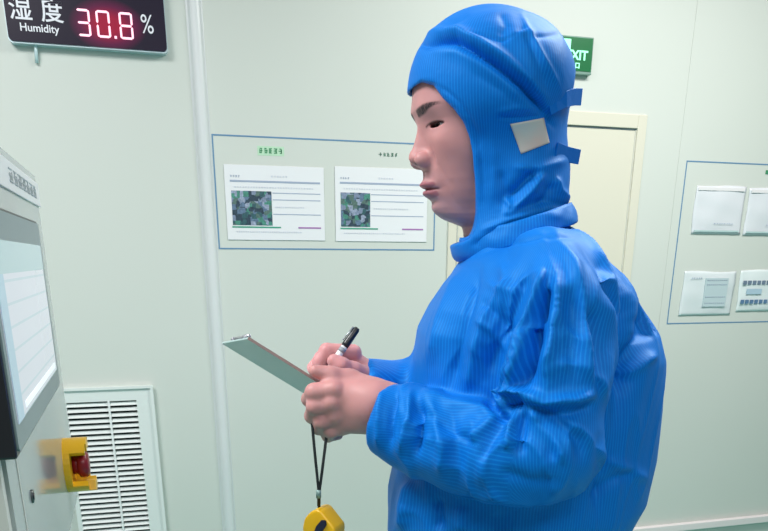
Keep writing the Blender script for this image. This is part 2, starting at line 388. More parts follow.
wv = nn(M_scr, 'ShaderNodeMath', operation='MULTIPLY'); wv.inputs[1].default_value = 62; L.new(sp.outputs['Z'], wv.inputs[0])
fr = nn(M_scr, 'ShaderNodeMath', operation='FRACT'); L.new(wv.outputs[0], fr.inputs[0])
r = nn(M_scr, 'ShaderNodeValToRGB'); r.color_ramp.interpolation = 'CONSTANT'; r.color_ramp.elements[0].color = (.46, .58, .66, 1); r.color_ramp.elements[1].position = .12; r.color_ramp.elements[1].color = (.66, .67, .76, 1)
L.new(fr.outputs[0], r.inputs[0]); L.new(r.outputs[0], bsdf(M_scr).inputs['Emission Color'])
boxobj('screen', (.0172, .0180, -.425, -.130, 1.388, 1.513), M_scr, mo)
boxobj('screen_header', (.0178, .0184, -.425, -.130, 1.490, 1.513), mat('screen_header', (.3, .4, .42), .15, emit=(.22, .31, .33), estr=.7), mo)
boxobj('screen_menu', (.0178, .0184, -.425, -.395, 1.388, 1.49), mat('screen_menu', (.3, .4, .5), .15, emit=(.20, .30, .36), estr=.7), mo)
boxobj('screen_footer', (.0178, .0184, -.38, -.145, 1.392, 1.397), mat('screen_footer', (.8, .8, .8), .15, emit=(.7, .78, .88), estr=.6), mo)
lb = boxobj('name_plate', (-.0005, .0025, -.30, .096, 1.562, 1.590), mat('name_plate_white', (.80, .82, .82), .3), mc, bevel=.0008)
M_gt = mat('name_plate_grey', (.45, .50, .51), .5)
rnd = random.Random(4); bm = bmesh.new()
for i in range(7):
    a = -.16+i*.032
    for k in range(3): bx(bm, .0024, .0032, a, a+.022, 1.5705+k*.0055, 1.5718+k*.0055)
    for k in range(3): q = a+.022*(.1+.35*k)+rnd.uniform(0, .004); bx(bm, .0024, .0033, q, q+.002, 1.5695, 1.5695+.0135*rnd.uniform(.6, 1))
from_bm('plate_characters', bm, M_gt, lb)
# emergency stop with yellow guard
M_yel = mat('guard_yellow', (.92, .52, .015), .35)
es = empty('emergency_stop', (0, .0, 1.249)); es.parent = mc
ZC = 1.249
bm = bmesh.new(); R = .034
def arc(r, a0, a1, n=16): return [(r*math.cos(math.radians(a0+(a1-a0)*i/n)), r*math.sin(math.radians(a0+(a1-a0)*i/n))) for i in range(n+1)]
for a0, a1 in ((38, 142), (218, 322)):
    pts = arc(.035, a0, a1)+arc(.027, a1, a0)
    prism(bm, pts, .0, .026, axis='x')
prism(bm, arc(.035, 0, 352, 30), .0, .008, axis='x')
prism(bm, arc(.035, 60, 120)+arc(.022, 120, 60), .022, .028, axis='x'); prism(bm, arc(.035, 240, 300)+arc(.022, 300, 240), .022, .034, axis='x')
from_bm('guard', bm, M_yel, es)
bm = bmesh.new(); tube(bm, [(.008, 0, 0), (.018, 0, 0)], [.012, .012], 16); tube(bm, [(.014, 0, 0), (.017, 0, 0), (.025, 0, 0), (.028, 0, 0)], [.013, .017, .017, .013], 20)
o = from_bm('push_button', bm, mat('button_red', (.25, .008, .02), .35), es); o['label'] = 'dark red mushroom button'
bm = bmesh.new(); tube(bm, [(.0, 0, 0), (.0015, 0, 0)], [.0062, .0062], 14); tube(bm, [(.001, 0, 0), (.002, 0, 0)], [.0035, .0035], 10, 1)
o = from_bm('key_lock', bm, [mat('lock_metal', (.12, .14, .14), .3, .6), M_black], mc); o.location = (0, -.30, 1.298)
bm = bmesh.new(); bx(bm, -.001, .0006, -.352, -.349, 1.19, 1.36, 0); bx(bm, -.10, -.002, -.412, -.401, .0, 1.45)
from_bm('corner_post', bm, M_cab2, mc)

# ------------------------------------------------------------------ person: own frame (x = image right, y = away from camera, z up)
FW, RT, UP = cam_axes(0.0)
def Pt(px, py, Y):
    d = FW+RT*(px-CX)/FPX+UP*(CY-py)/FPX
    p = d*(Y/d[1]); p[2] += CAMZ
    return p
def proj(V):
    q = V-np.array([0, 0, CAMZ]); zc = q@FW
    return CX+FPX*(q@RT)/zc, CY-FPX*(q@UP)/zc
CSY, SNY = math.cos(YAW), math.sin(YAW)
def L2W(p): return (p[0]*CSY+p[1]*SNY, -p[0]*SNY+p[1]*CSY, p[2])
def rootL(name, pL): return empty(name, L2W(pL), -YAW)

def cap(P, a, b, ra, rb):
    a = np.asarray(a, float); b = np.asarray(b, float); ab = b-a
    t = np.clip(((P-a)@ab)/(ab@ab+1e-12), 0, 1)
    return np.linalg.norm(P-a-t[:, None]*ab, axis=1)-(ra+(rb-ra)*t)
def chain(P, pts, rs):
    return np.minimum.reduce([cap(P, pts[i], pts[i+1], rs[i], rs[i+1]) for i in range(len(pts)-1)])
def schain(P, pts, rs, k):
    d = cap(P, pts[0], pts[1], rs[0], rs[1])
    for i in range(1, len(pts)-1): d = smin(d, cap(P, pts[i], pts[i+1], rs[i], rs[i+1]), k)
    return d
def smin(a, b, k):
    h = np.clip(.5+.5*(b-a)/k, 0, 1); return b+(a-b)*h-k*h*(1-h)
def smax(a, b, k): return -smin(-a, -b, k)
def ell(P, c, r, R=None):
    q = P-np.asarray(c)
    if R is not None: q = q@R
    r = np.asarray(r); k0 = np.linalg.norm(q/r, axis=1); k1 = np.linalg.norm(q/(r*r), axis=1)
    return k0*(k0-1)/np.maximum(k1, 1e-9)
def poly2(x, z, pts):
    """signed distance to polygon in (x,z)"""
    pts = np.asarray(pts, float); n = len(pts); d = np.full(x.shape, 1e9); s = np.ones(x.shape)
    for i in range(n):
        a = pts[i]; b = pts[i-1]; e = b-a; wx = x-a[0]; wz = z-a[1]
        t = np.clip((wx*e[0]+wz*e[1])/(e@e), 0, 1)
        d = np.minimum(d, (wx-e[0]*t)**2+(wz-e[1]*t)**2)
        c1 = z >= a[1]; c2 = z < b[1]; c3 = e[0]*wz > e[1]*wx
        flip = (c1 & c2 & c3) | (~c1 & ~c2 & ~c3); s[flip] *= -1
    return s*np.sqrt(d)
def mesh_sdf(f, lo, hi, h, B=8, margin=.012):
    lo = np.asarray(lo, float); hi = np.asarray(hi, float)
    nb = np.ceil((hi-lo)/h/B).astype(int)+1; N = nb*B
    cb = np.stack(np.meshgrid(*[np.arange(n) for n in nb], indexing='ij'), -1).reshape(-1, 3)
    cc = lo+(cb*B+(B-1)/2)*h
    fc = np.concatenate([f(c) for c in np.array_split(cc, max(1, len(cc)//20000))])
    vol = np.repeat(np.repeat(np.repeat(np.where(fc > 0, 1., -1.).astype(np.float32).reshape(nb), B, 0), B, 1), B, 2)
    act = cb[np.abs(fc) < h*B*.9+margin]
    loc = np.stack(np.meshgrid(*[np.arange(B)]*3, indexing='ij'), -1).reshape(-1, 3)
    for ch in np.array_split(act, max(1, len(act)//400)):
        idx = (ch[:, None, :]*B+loc[None]).reshape(-1, 3)
        vol[idx[:, 0], idx[:, 1], idx[:, 2]] = f(lo+idx*h)
    vol[0] = vol[-1] = 1; vol[:, 0] = vol[:, -1] = 1; vol[:, :, 0] = vol[:, :, -1] = 1
    ins = vol < 0
    c = np.zeros(N-1, np.int8)
    for dx in (0, 1):
        for dy in (0, 1):
            for dz in (0, 1): c += ins[dx:N[0]-1+dx, dy:N[1]-1+dy, dz:N[2]-1+dz]
    cells = np.argwhere((c > 0) & (c < 8)); vid = np.full(N-1, -1, np.int32); vid[tuple(cells.T)] = np.arange(len(cells))
    acc = np.zeros((len(cells), 3)); cnt = np.zeros(len(cells))
    cor = [np.array(q) for q in [(a, b, d) for a in (0, 1) for b in (0, 1) for d in (0, 1)]]
    for a in cor:
        for ax in range(3):
            if a[ax]: continue
            b = a.copy(); b[ax] = 1
            va = vol[tuple((cells+a).T)]; vb = vol[tuple((cells+b).T)]
            m = (va < 0) != (vb < 0); t = np.where(m, va/np.where(m, va-vb, 1), 0)
            p = a+(b-a)*t[:, None]; acc[m] += p[m]; cnt += m
    V = lo+(cells+acc/cnt[:, None])*h
    Q = []
    for ax in range(3):
        sl0 = [slice(0, None)]*3; sl1 = [slice(0, None)]*3; sl0[ax] = slice(0, N[ax]-1); sl1[ax] = slice(1, None)
        A = ins[tuple(sl0)]; Bv = ins[tuple(sl1)]; e = np.argwhere(A != Bv)
        o1, o2 = (ax+1) % 3, (ax+2) % 3
        ok = (e[:, o1] > 0) & (e[:, o2] > 0); e = e[ok]
        s = A[tuple(e.T)]
        def g(d1, d2):
            q = e.copy(); q[:, o1] -= d1; q[:, o2] -= d2; return vid[tuple(q.T)]
        q = np.stack([g(1, 1), g(0, 1), g(0, 0), g(1, 0)], 1); q[~s] = q[~s][:, ::-1]; Q.append(q)
    return V, np.concatenate(Q)
def vnormals(V, F):
    n = np.cross(V[F[:, 2]]-V[F[:, 0]], V[F[:, 3]]-V[F[:, 1]]); out = np.zeros_like(V)
    for k in range(4):
        for a in range(3): out[:, a] += np.bincount(F[:, k], n[:, a], len(V))
    return out/np.maximum(np.linalg.norm(out, axis=1), 1e-12)[:, None]
def lap(V, F, it, lam=.5):
    E_ = np.concatenate([F[:, [0, 1]], F[:, [1, 2]], F[:, [2, 3]], F[:, [3, 0]]]); E_ = np.concatenate([E_, E_[:, ::-1]])
    deg = np.bincount(E_[:, 0], minlength=len(V)).astype(float)
    for _ in range(it):
        s = np.stack([np.bincount(E_[:, 0], V[E_[:, 1], a], len(V)) for a in range(3)], 1)/deg[:, None]
        V = V+lam*(s-V)
    return V
def mk(name, V, F, mats, parent, org, attrs={}, mi=None, smooth=True):
    me = bpy.data.meshes.new(name); V = V-np.asarray(org)
    me.vertices.add(len(V)); me.vertices.foreach_set('co', V.astype(np.float32).ravel())
    k = F.shape[1]; me.loops.add(F.size); me.loops.foreach_set('vertex_index', F.astype(np.int32).ravel())
    me.polygons.add(len(F)); me.polygons.foreach_set('loop_start', np.arange(0, F.size, k, dtype=np.int32))
    if mi is not None: me.polygons.foreach_set('material_index', mi.astype(np.int32))
    me.update(calc_edges=True); me.validate()
    me.polygons.foreach_set('use_smooth', [smooth]*len(me.polygons))
    for n_, a in attrs.items():
        if a.ndim == 1: at = me.attributes.new(n_, 'FLOAT', 'POINT'); at.data.foreach_set('value', a.astype(np.float32))
        else:
            at = me.attributes.new(n_, 'FLOAT_COLOR', 'POINT'); c4 = np.ones((len(a), 4), np.float32); c4[:, :3] = a; at.data.foreach_set('color', c4.ravel())
    return link(name, me, mats, parent)
_rs = np.random.RandomState(7); _T = _rs.rand(32, 32, 32).astype(np.float32)
def vnoise(P):
    """smooth 3D value noise 0..1"""
    i = np.floor(P).astype(int); f = P-i; f = f*f*(3-2*f); r = 0
    for dx in (0, 1):
        for dy in (0, 1):
            for dz in (0, 1):
                w_ = (f[:, 0] if dx else 1-f[:, 0])*(f[:, 1] if dy else 1-f[:, 1])*(f[:, 2] if dz else 1-f[:, 2])
                r = r+w_*_T[(i[:, 0]+dx) % 32, (i[:, 1]+dy) % 32, (i[:, 2]+dz) % 32]
    return r
def smooth01(a, b, x): t = np.clip((x-a)/(b-a), 0, 1); return t*t*(3-2*t)

YH = 1.05                                                # depth of the head's midline
person = rootL('person', (.19, YH, 0)); PO = np.array([.19, YH, 0])
tag(person, 'person in a blue hooded cleanroom suit writing on a clipboard', 'person')

# --- head frame
DEL = math.radians(11)
HF = np.array([-math.cos(DEL), -math.sin(DEL), 0]); HL = np.array([math.sin(DEL), -math.cos(DEL), 0])
H0 = Pt(418, 124, YH)
def headco(P):
    q = P-H0; return (q@HF)*1000, (q@HL)*1000, -q[:, 2]*1000          # forward, lateral (towards camera), down from eye row: mm
def hp(fw, l, v): return H0+(HF*fw+HL*l)/1000+np.array([0, 0, -v/1000])
XC = -95.
_v = np.array([-90, -60, -40, -24, -14, 0, 14, 30, 42, 54, 66, 78, 90, 99, 106, 112, 118, 124.])
_fw = np.array([-28, -12, -5, 0, 2.5, -2.5, -6, -9, -9.5, -9.5, -11, -15, -20.5, -24.5, -29, -37, -54, -80])
_w = np.array([66, 73, 75, 75, 74, 72, 73, 72, 70, 67, 64, 60, 55, 50, 45, 39, 30, 14.])
EYC = [np.array([-30.5, 33., 5.]), np.array([-30.5, -33., 5.])]       # eyeball centres (fw,l,v)
def G(x, s): return np.exp(-(x/s)**2)
def face_bumps(fw, l, v):
    al = np.abs(l)
    a = np.interp(v, [-8, 2, 8, 14, 26, 34, 41, 47, 51, 55], [0, 1.5, 4.5, 8, 14, 18.5, 19, 13, 4, 0])
    sg = np.interp(v, [0, 14, 28, 40, 50], [7, 7.5, 9, 12.5, 12.5])
    b = a*np.exp(-(al/sg)**2.2)
    b += 3.0*G(al-14, 7.5)*G(v-41.5, 8)                                  # wings of the nose
    b -= 2.8*G(al-24, 3.5)*G(v-42, 9)                                # crease beside them
    b -= 7.5*G(al-31, 17)*G(v-4, 11)                                   # eye socket
    b += 2.5*G(al-30, 20)*G(v+16, 8)                                   # brow ridge
    b -= 1.5*G(al, 14)*G(v+5, 7)
    b += 3.0*G(al-44, 16)*G(v-26, 16)                                  # cheekbone
    lipf = np.clip(1-(al/27)**2, 0, 1)
    b -= .0085*np.minimum(al, 32)**2*smooth01(12, 72, v)*smooth01(130, 95, v)
    b += 2.5*G(al, 30)*G(v-74, 17)                                     # mouth mound
    b += lipf*(6.6*G(v-71.5, 4.4)-1.0*G(al, 3)*G(v-66, 3))
    b += np.clip(1-(al/21)**2, 0, 1)*6.8*G(v-82.5, 5.2)
    b -= np.clip(1-(al/26)**4, 0, 1)*4.6*G(v-76.4-.004*al**2*.3, 1.7)
    b -= 1.8*G(al, 3)*G(v-60, 6)                                       # philtrum
    b -= 1.3*G(al-27, 4)*G(v-76, 5)
    b -= 2.6*G(al, 18)*G(v-90, 5)
    b += 3.6*G(al, 15)*G(v-101, 8)                                     # chin
    b -= 1.2*np.exp(-((al-28-(v-50)*.25)/5)**2)*smooth01(44, 54, v)*smooth01(84, 66, v)   # smile line
    return b
def head_raw(P, bumps=True):
    fw, l, v = headco(P)
    vv = np.clip(v, -90, 124); xf = np.interp(vv, _v, _fw); ww = np.interp(vv, _v, _w)
    a = np.where(fw > XC, xf-XC, 88.); n = 2.35
    u = np.maximum(np.abs((fw-XC)/a), 1e-4); s = np.maximum(np.abs(l/ww), 1e-4)
    k = (u**n+s**n)**(1/n)
    g = (k-1)*np.minimum(a, ww)
    gr = np.sqrt((u**(n-1)/a)**2+(s**(n-1)/ww)**2)/np.maximum(k**(n-1), 1e-6)*np.minimum(a, ww)
    g = g/np.clip(gr, .55, 1.2)
    if bumps: g = g-face_bumps(fw, l, v)*smooth01(-90, -60, fw)
    g = np.maximum(g, np.maximum(v-119, -v-62))
    return g/1000
def head_solid(P, bumps=True):
    d = smin(head_raw(P, bumps), ell(P, hp(-92, 0, -42), (.097, .076, .085), R_head), .02)
    d = smin(d, cap(P, hp(-106, 0, 75), hp(-136, 0, 190), .050, .054), .012)
    return d
R_head = np.stack([HF, HL, np.array([0, 0, 1.])], 1)
def almond(fw, l, v, c, side):
    # lid opening: lateral extent, slightly tilted
    x = (side*l-33.)/14.5; xx = np.clip(np.abs(x), 0, 1)
    up = c[2]+.3-2.9*(1-xx**2)**.8-.9*x; lo_ = c[2]+.8+2.2*(1-xx**2.2)-.9*x
    return np.maximum(np.maximum(up-v, v-lo_), (np.abs(x)-1)*14.5)
def body_head(P):
    d = head_solid(P); fw, l, v = headco(P)
    d = smin(d, ell(P, hp(-1, 0, 39.5), (.0115, .0105, .0088), R_head), .005)
    for s in (1, -1): d = smin(d, ell(P, hp(-6, 13*s, 42.5), (.0125, .0084, .0094), R_head), .0028)
    for c, s in ((EYC[0], 1), (EYC[1], -1)):
        r = np.sqrt((fw-c[0])**2+(l-c[1])**2+(v-c[2])**2)
        d = smin(d, (r-13.6)/1000, .003)
        d = smax(d, -np.maximum(almond(fw, l, v, c, s), np.maximum(11.9-r, r-22))/1000, .0008)
        # crease above the lid
        d += .0012*G(r-13.4, 3)*G(v-(c[2]-7.2+.9*((s*l-33)/14.5)+.018*(s*l-33)**2), 1.1)*smooth01(18, 12, np.abs(s*l-33))
    for s in (1, -1):                                                   # nostrils
        q = hp(4.5, 8*s, 50.5); d = smax(d, -ell(P, q, (.0045, .0033, .0035)), .002)
    return d
def skincol(V, head=True):
    base = np.tile(np.array([.57, .28, .265]), (len(V), 1))
    n = vnoise(V*70)[:, None]; base = base*(.93+.14*n)
    if head:
        fw, l, v = headco(V); al = np.abs(l); f = smooth01(-75, -50, fw)
        base = base*np.array([.93, .93, .97])
        def mixc(w_, c): nonlocal base; base = base*(1-w_[:, None])+np.array(c)*w_[:, None]
        lipu = smooth01(1.6, .0, np.abs(v-72.3+.004*al**2*.5)-3.9*np.clip(1-(al/24)**2, 0, 1)**.6)*smooth01(24.5, 22, al)
        lipl = smooth01(1.6, .0, np.abs(v-82)-5.6*np.clip(1-(al/23)**2, 0, 1)**.6)*smooth01(23, 20, al)
        mixc(np.maximum(lipu, lipl)*f*.9, (.34, .12, .15))
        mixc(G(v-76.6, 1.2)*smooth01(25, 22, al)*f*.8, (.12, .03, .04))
        arch = np.interp(al, [8, 14, 26, 38, 48, 58], [-9, -9.5, -11.5, -14.5, -16, -15])
        th = np.interp(al, [8, 14, 30, 50], [3.4, 4.6, 4.6, 1.6])
        br = smooth01(1.25, .6, np.abs(v-arch)/th)*smooth01(8, 12, al)*smooth01(58, 44, al)
        hair = .55+.45*vnoise(np.stack([(l*1.0+v*.6)*1.3, (v-l*.15)*.35, fw*.1], 1))
        mixc(np.minimum(br*f*hair*1.15, 1), (.02, .015, .02))
        mixc(.30*G(al-38, 18)*G(v-30, 16)*f, (.62, .26, .25)); mixc(.35*G(al, 12)*G(v-42, 9)*f, (.60, .24, .22))
        mixc(.25*G(al-32, 16)*G(v-11, 5)*f, (.40, .20, .22))
        for s in (1, -1):                                              # lash line
            x = (s*l-33.)/14.5; up = EYC[0][2]+.3-2.9*np.clip(1-x**2, 0, 1)**.8-.9*x
            mixc(G(v-up+.2, 1.2)*smooth01(1.15, 1.0, np.abs(x))*f*.9, (.02, .012, .015))
        mixc(.34*smooth01(60, 30, al)*smooth01(82, 92, v)*smooth01(124, 112, v)*f, (.34, .25, .30))
        mixc(.40*G(al, 22)*G(v-62, 5)*f, (.34, .23, .27))
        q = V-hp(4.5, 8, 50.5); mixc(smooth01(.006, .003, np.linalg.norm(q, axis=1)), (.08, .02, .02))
    return base
M_skin = mat('skin', (.6, .32, .27), .48, spec=.35, Subsurface_Weight=.12, Subsurface_Scale=.01)
bsdf(M_skin).inputs['Subsurface Radius'].default_value = (1, .35, .2)
_a = nn(M_skin, 'ShaderNodeAttribute'); _a.attribute_name = 'tint'
M_skin.node_tree.links.new(_a.outputs['Color'], bsdf(M_skin).inputs['Base Color'])
_n = nn(M_skin, 'ShaderNodeTexNoise'); _n.inputs['Scale'].default_value = 900; _b = nn(M_skin, 'ShaderNodeBump'); _b.inputs['Strength'].default_value = .12; _b.inputs['Distance'].default_value = .0006
M_skin.node_tree.links.new(_n.outputs['Fac'], _b.inputs['Height']); M_skin.node_tree.links.new(_b.outputs['Normal'], bsdf(M_skin).inputs['Normal'])

# --- arms and hands
NS, NE, NW = Pt(560, 315, .915), Pt(545, 452, .862), Pt(392, 404, .95)      # near shoulder, elbow, wrist
FS, FE, FWR = Pt(540, 310, 1.20), Pt(545, 440, 1.24), Pt(394, 390, 1.06)   # far ones
# near (left) hand: back of the hand towards the camera, thumb on the board's edge, fingers curled under
def near_hand(P):
    d = schain(P, [NW, Pt(372, 404, .948)], [.026, .026], .01)
    palm = smin(cap(P, Pt(374, 398, .950), Pt(334, 391, .951), .0235, .0145), cap(P, Pt(374, 418, .952), Pt(342, 421, .960), .0215, .0165), .02)
    palm = smin(palm, cap(P, Pt(378, 408, .955), Pt(336, 405, .956), .024, .0155), .018)
    d = smin(d, palm, .014)
    fg = [([Pt(334, 390, .946), Pt(314, 392, .944), Pt(309, 399, .966), Pt(318, 401, .988)], [.0130, .0112, .0098, .0080]),
          ([Pt(332, 404, .946), Pt(315, 406, .943), Pt(312, 416, .962), Pt(322, 418, .984)], [.0130, .0112, .0098, .0080]),
          ([Pt(334, 417, .952), Pt(322, 421, .948), Pt(319, 428, .966), Pt(330, 429, .986)], [.0122, .0103, .0092, .0075]),
          ([Pt(342, 427, .962), Pt(331, 431, .957), Pt(328, 436, .973), Pt(338, 435, .990)], [.0112, .0092, .0082, .0068])]
    for p, r in fg: d = smin(d, schain(P, p, r, .003), .0055)
    # knuckle bumps
    for c in (Pt(334, 389, .938), Pt(332, 403, .936), Pt(335, 416, .942)): d = smin(d, ell(P, c, (.0075, .0055, .0065)), .008)
    th = schain(P, [Pt(372, 390, .962), Pt(350, 379, .968), Pt(331, 375, .960), Pt(315, 371, .955)], [.0165, .0125, .0108, .0082], .006)
    return smin(d, th, .008)
def far_hand(P):
    d = schain(P, [FWR, Pt(376, 380, 1.055)], [.025, .021], .01)
    palm = smin(cap(P, Pt(370, 376, 1.05), Pt(351, 358, 1.055), .0165, .013), cap(P, Pt(372, 381, 1.06), Pt(347, 370, 1.075), .018, .015), .02)
    d = smin(d, palm, .014)
    # index over the pen, middle below it, two curled behind, thumb meeting the pen from the near side
    fg = [([Pt(353, 353, 1.048), Pt(327, 351, 1.035), Pt(319, 362, 1.030), Pt(321, 375, 1.026)], [.0122, .0106, .0093, .0078]),
          ([Pt(350, 359, 1.062), Pt(322, 358, 1.052), Pt(314, 368, 1.046), Pt(318, 379, 1.040)], [.0120, .0104, .0092, .0078]),
          ([Pt(349, 367, 1.075), Pt(324, 368, 1.070), Pt(318, 377, 1.062), Pt(325, 383, 1.052)], [.0115, .0098, .0088, .0072]),
          ([Pt(350, 374, 1.085), Pt(332, 377, 1.082), Pt(326, 384, 1.072), Pt(333, 388, 1.062)], [.0105, .0088, .0078, .0065])]
    for p, r in fg: d = smin(d, schain(P, p, r, .003), .0035)
    th = schain(P, [Pt(368, 378, 1.04), Pt(353, 371, 1.020), Pt(341, 366, 1.010), Pt(334, 361, 1.010)], [.0155, .0122, .0115, .0094], .006)
    return smin(d, th, .005)
def bbox_eval(f, lo, hi):
    lo = np.asarray(lo); hi = np.asarray(hi)
    return f, lo, hi
NHlo, NHhi = Pt(300, 450, .92), Pt(400, 350, 1.0)
parts = []
V1, F1 = mesh_sdf(body_head, H0+np.array([-.04, -.10, -.16]), H0+np.array([.22, .10, .10]), .00125)
V2, F2 = mesh_sdf(near_hand, np.array([-.16, .90, 1.24]), np.array([.04, 1.02, 1.42]), .0013)
V3, F3 = mesh_sdf(far_hand, np.array([-.16, .97, 1.24]), np.array([.04, 1.12, 1.42]), .0013)
def body_core(P):
    d = smin(ell(P, Pt(530, 350, 1.05), (.10, .13, .14)), ell(P, Pt(525, 450, 1.05), (.10, .13, .18)), .06)
    d = smin(d, cap(P, hp(-128, 0, 170), hp(-140, 0, 230), .050, .055), .03)
    d = smin(d, schain(P, [Pt(535, 300, 1.02), NS, NE, NW], [.045, .036, .032, .0265], .03), .03)
    d = smin(d, schain(P, [Pt(535, 300, 1.08), FS, FE, FWR], [.045, .040, .038, .026], .03), .03)
    return d
V4, F4 = mesh_sdf(body_core, np.array([-.05, .76, .95]), np.array([.42, 1.34, 1.62]), .006)
Vb = np.concatenate([V1, V2, V3, V4]); o_ = np.cumsum([0, len(V1), len(V2), len(V3)])
Fb = np.concatenate([F1+o_[0], F2+o_[1], F3+o_[2], F4+o_[3]])
tint = np.concatenate([skincol(V1), skincol(V2, False)*np.array([1.02, 1, 1.02]), skincol(V3, False)*np.array([1.05, .98, 1.05]), skincol(V4, False)])
mk('body', Vb, Fb, [M_skin], person, PO, {'tint': tint})
# eyes
M_ew = mat('eye_white', (.62, .58, .58), .2); M_ei = mat('eye_iris', (.035, .018, .015), .12)
for c, s in zip(EYC, (1, -1)):
    bm = bmesh.new(); bmesh.ops.create_uvsphere(bm, u_segments=28, v_segments=20, radius=.0122)
    gz = Vector(HF*1.0+HL*(.0 if s > 0 else 0)+np.array([0, 0, -.30])).normalized()
    rot = Vector((0, 0, 1)).rotation_difference(gz).to_matrix()
    for f in bm.faces: f.material_index = 1 if f.calc_center_median().z > .0122*math.cos(math.radians(29)) else 0; f.smooth = True
    ce = hp(*c)-PO
    for v in bm.verts: v.co = rot@v.co+Vector(ce)
    from_bm('eye', bm, [M_ew, M_ei], person, True)
# upper lashes: short tapered hairs on the lid edge
M_lash = mat('lash_black', (.012, .01, .01), .6)
for c, s in zip(EYC, (1, -1)):
    bm = bmesh.new()
    for i in range(17):
        x = -0.95+1.9*i/16; l_ = s*(33+14.5*x); up = c[2]+.3-2.9*max(0, 1-x*x)**.8-.9*x
        fwd = c[0]+math.sqrt(max(13.0**2-(abs(l_)-33)**2-(up-c[2])**2, 1))
        a = Vector(hp(fwd-.3, l_, up)); b = Vector(hp(fwd+4.0, l_+s*x*2, up+2.2)); m_ = Vector(hp(fwd+2.2, l_+s*x, up+1.8))
        tube(bm, [a-Vector(PO), m_-Vector(PO), b-Vector(PO)], [.0004, .0003, .0001], 5)
    from_bm('eyelashes', bm, M_lash, person)

# ------------------------------------------------------------------ cloth
def cloth_mat(name, pitch=.0040):
    m = mat(name, (.01, .16, .72), .55, spec=.42, Sheen_Weight=.0, Sheen_Roughness=.4)
    bsdf(m).inputs['Sheen Tint'].default_value = (.35, .75, 1, 1)
    bsdf(m).inputs['Specular Tint'].default_value = (.25, .80, 1, 1)
    L = m.node_tree.links
    at = nn(m, 'ShaderNodeAttribute'); at.attribute_name = 'stripe'
    mu = nn(m, 'ShaderNodeMath', operation='MULTIPLY'); mu.inputs[1].default_value = 2*math.pi/pitch; L.new(at.outputs['Fac'], mu.inputs[0])
    si = nn(m, 'ShaderNodeMath', operation='SINE'); L.new(mu.outputs[0], si.inputs[0])
    r = nn(m, 'ShaderNodeValToRGB'); r.color_ramp.elements[0].position = .5; r.color_ramp.elements[0].color = (.001, .140, .56, 1)
    r.color_ramp.elements[1].position = .97; r.color_ramp.elements[1].color = (.004, .195, .66, 1)
    ma = nn(m, 'ShaderNodeMath', operation='MULTIPLY_ADD'); ma.inputs[1].default_value = .5; ma.inputs[2].default_value = .5
    L.new(si.outputs[0], ma.inputs[0]); L.new(ma.outputs[0], r.inputs['Fac']); L.new(r.outputs['Color'], bsdf(m).inputs['Base Color'])
    tc = nn(m, 'ShaderNodeTexCoord'); n1 = nn(m, 'ShaderNodeTexNoise'); n1.inputs['Scale'].default_value = 15; n1.inputs['Detail'].default_value = 4; n1.inputs['Distortion'].default_value = .8
    L.new(tc.outputs['Object'], n1.inputs['Vector'])
    b1 = nn(m, 'ShaderNodeBump'); b1.inputs['Strength'].default_value = .35; b1.inputs['Distance'].default_value = .005; L.new(n1.outputs['Fac'], b1.inputs['Height'])
    L.new(b1.outputs['Normal'], bsdf(m).inputs['Normal'])
    return m
M_cloth = cloth_mat('blue_cleanroom_fabric')

def seg2(px, py, poly):
    """distance in px and parameter 0..1 along a polyline, and signed side"""
    poly = np.asarray(poly, float); L_ = np.hypot(*(poly[1:]-poly[:-1]).T); tot = L_.sum(); acc = 0
    D = np.full(px.shape, 1e9); T = np.zeros(px.shape); S = np.zeros(px.shape)
    for a, b, l in zip(poly, poly[1:], L_):
        e = b-a; wx, wy = px-a[0], py-a[1]; t = np.clip((wx*e[0]+wy*e[1])/(l*l), 0, 1)
        d = np.hypot(wx-e[0]*t, wy-e[1]*t); m = d < D
        D[m] = d[m]; T[m] = (acc+t[m]*l)/tot; S[m] = np.sign(e[0]*wy-e[1]*wx)[m]; acc += l
    return D, T, S
def apply_folds(V, F, folds, facing=True):
    N = vnormals(V, F); px, py = proj(V)
    view = np.array([0, 0, CAMZ])-V; view /= np.linalg.norm(view, axis=1)[:, None]
    fac = smooth01(-.1, .25, np.sum(N*view, 1)) if facing else 1.0
    disp = np.zeros(len(V))
    for f in folds:
        poly, amp, wd = f[0], f[1], f[2]; asym = f[3] if len(f) > 3 else 0
        P_ = np.asarray(poly); m = (px > P_[:, 0].min()-4*wd) & (px < P_[:, 0].max()+4*wd) & (py > P_[:, 1].min()-4*wd) & (py < P_[:, 1].max()+4*wd)
        if not m.any(): continue
        D, T, S = seg2(px[m], py[m], poly)
        w_ = np.where(S*asym > 0, wd*2.6, wd) if asym else wd
        disp[m] += amp/1000*np.exp(-(D/w_)**1.45)*np.clip(np.minimum(T, 1-T)*5+.12, 0, 1)
    return V+N*(disp*fac)[:, None], N

# torso sections: z row, x front px, x back px, half width (m)
_rows = [(240, 476, 572, .060), (250, 469, 586, .090), (262, 463, 598, .125), (276, 455, 610, .155), (290, 444, 621, .170), (308, 431, 632, .176), (330, 419, 646, .176), (355, 415, 653, .174), (400, 410, 652, .170), (450, 396, 648, .168), (490, 389, 640, .165), (531, 388, 616, .160)]
TZ = np.array([Pt(500, r[0], YH)[2] for r in _rows])[::-1]; TF = np.array([Pt(r[1], r[0], YH)[0] for r in _rows])[::-1]
TB = np.array([Pt(r[2], r[0], YH)[0] for r in _rows])[::-1]; TW = np.array([r[3] for r in _rows])[::-1]
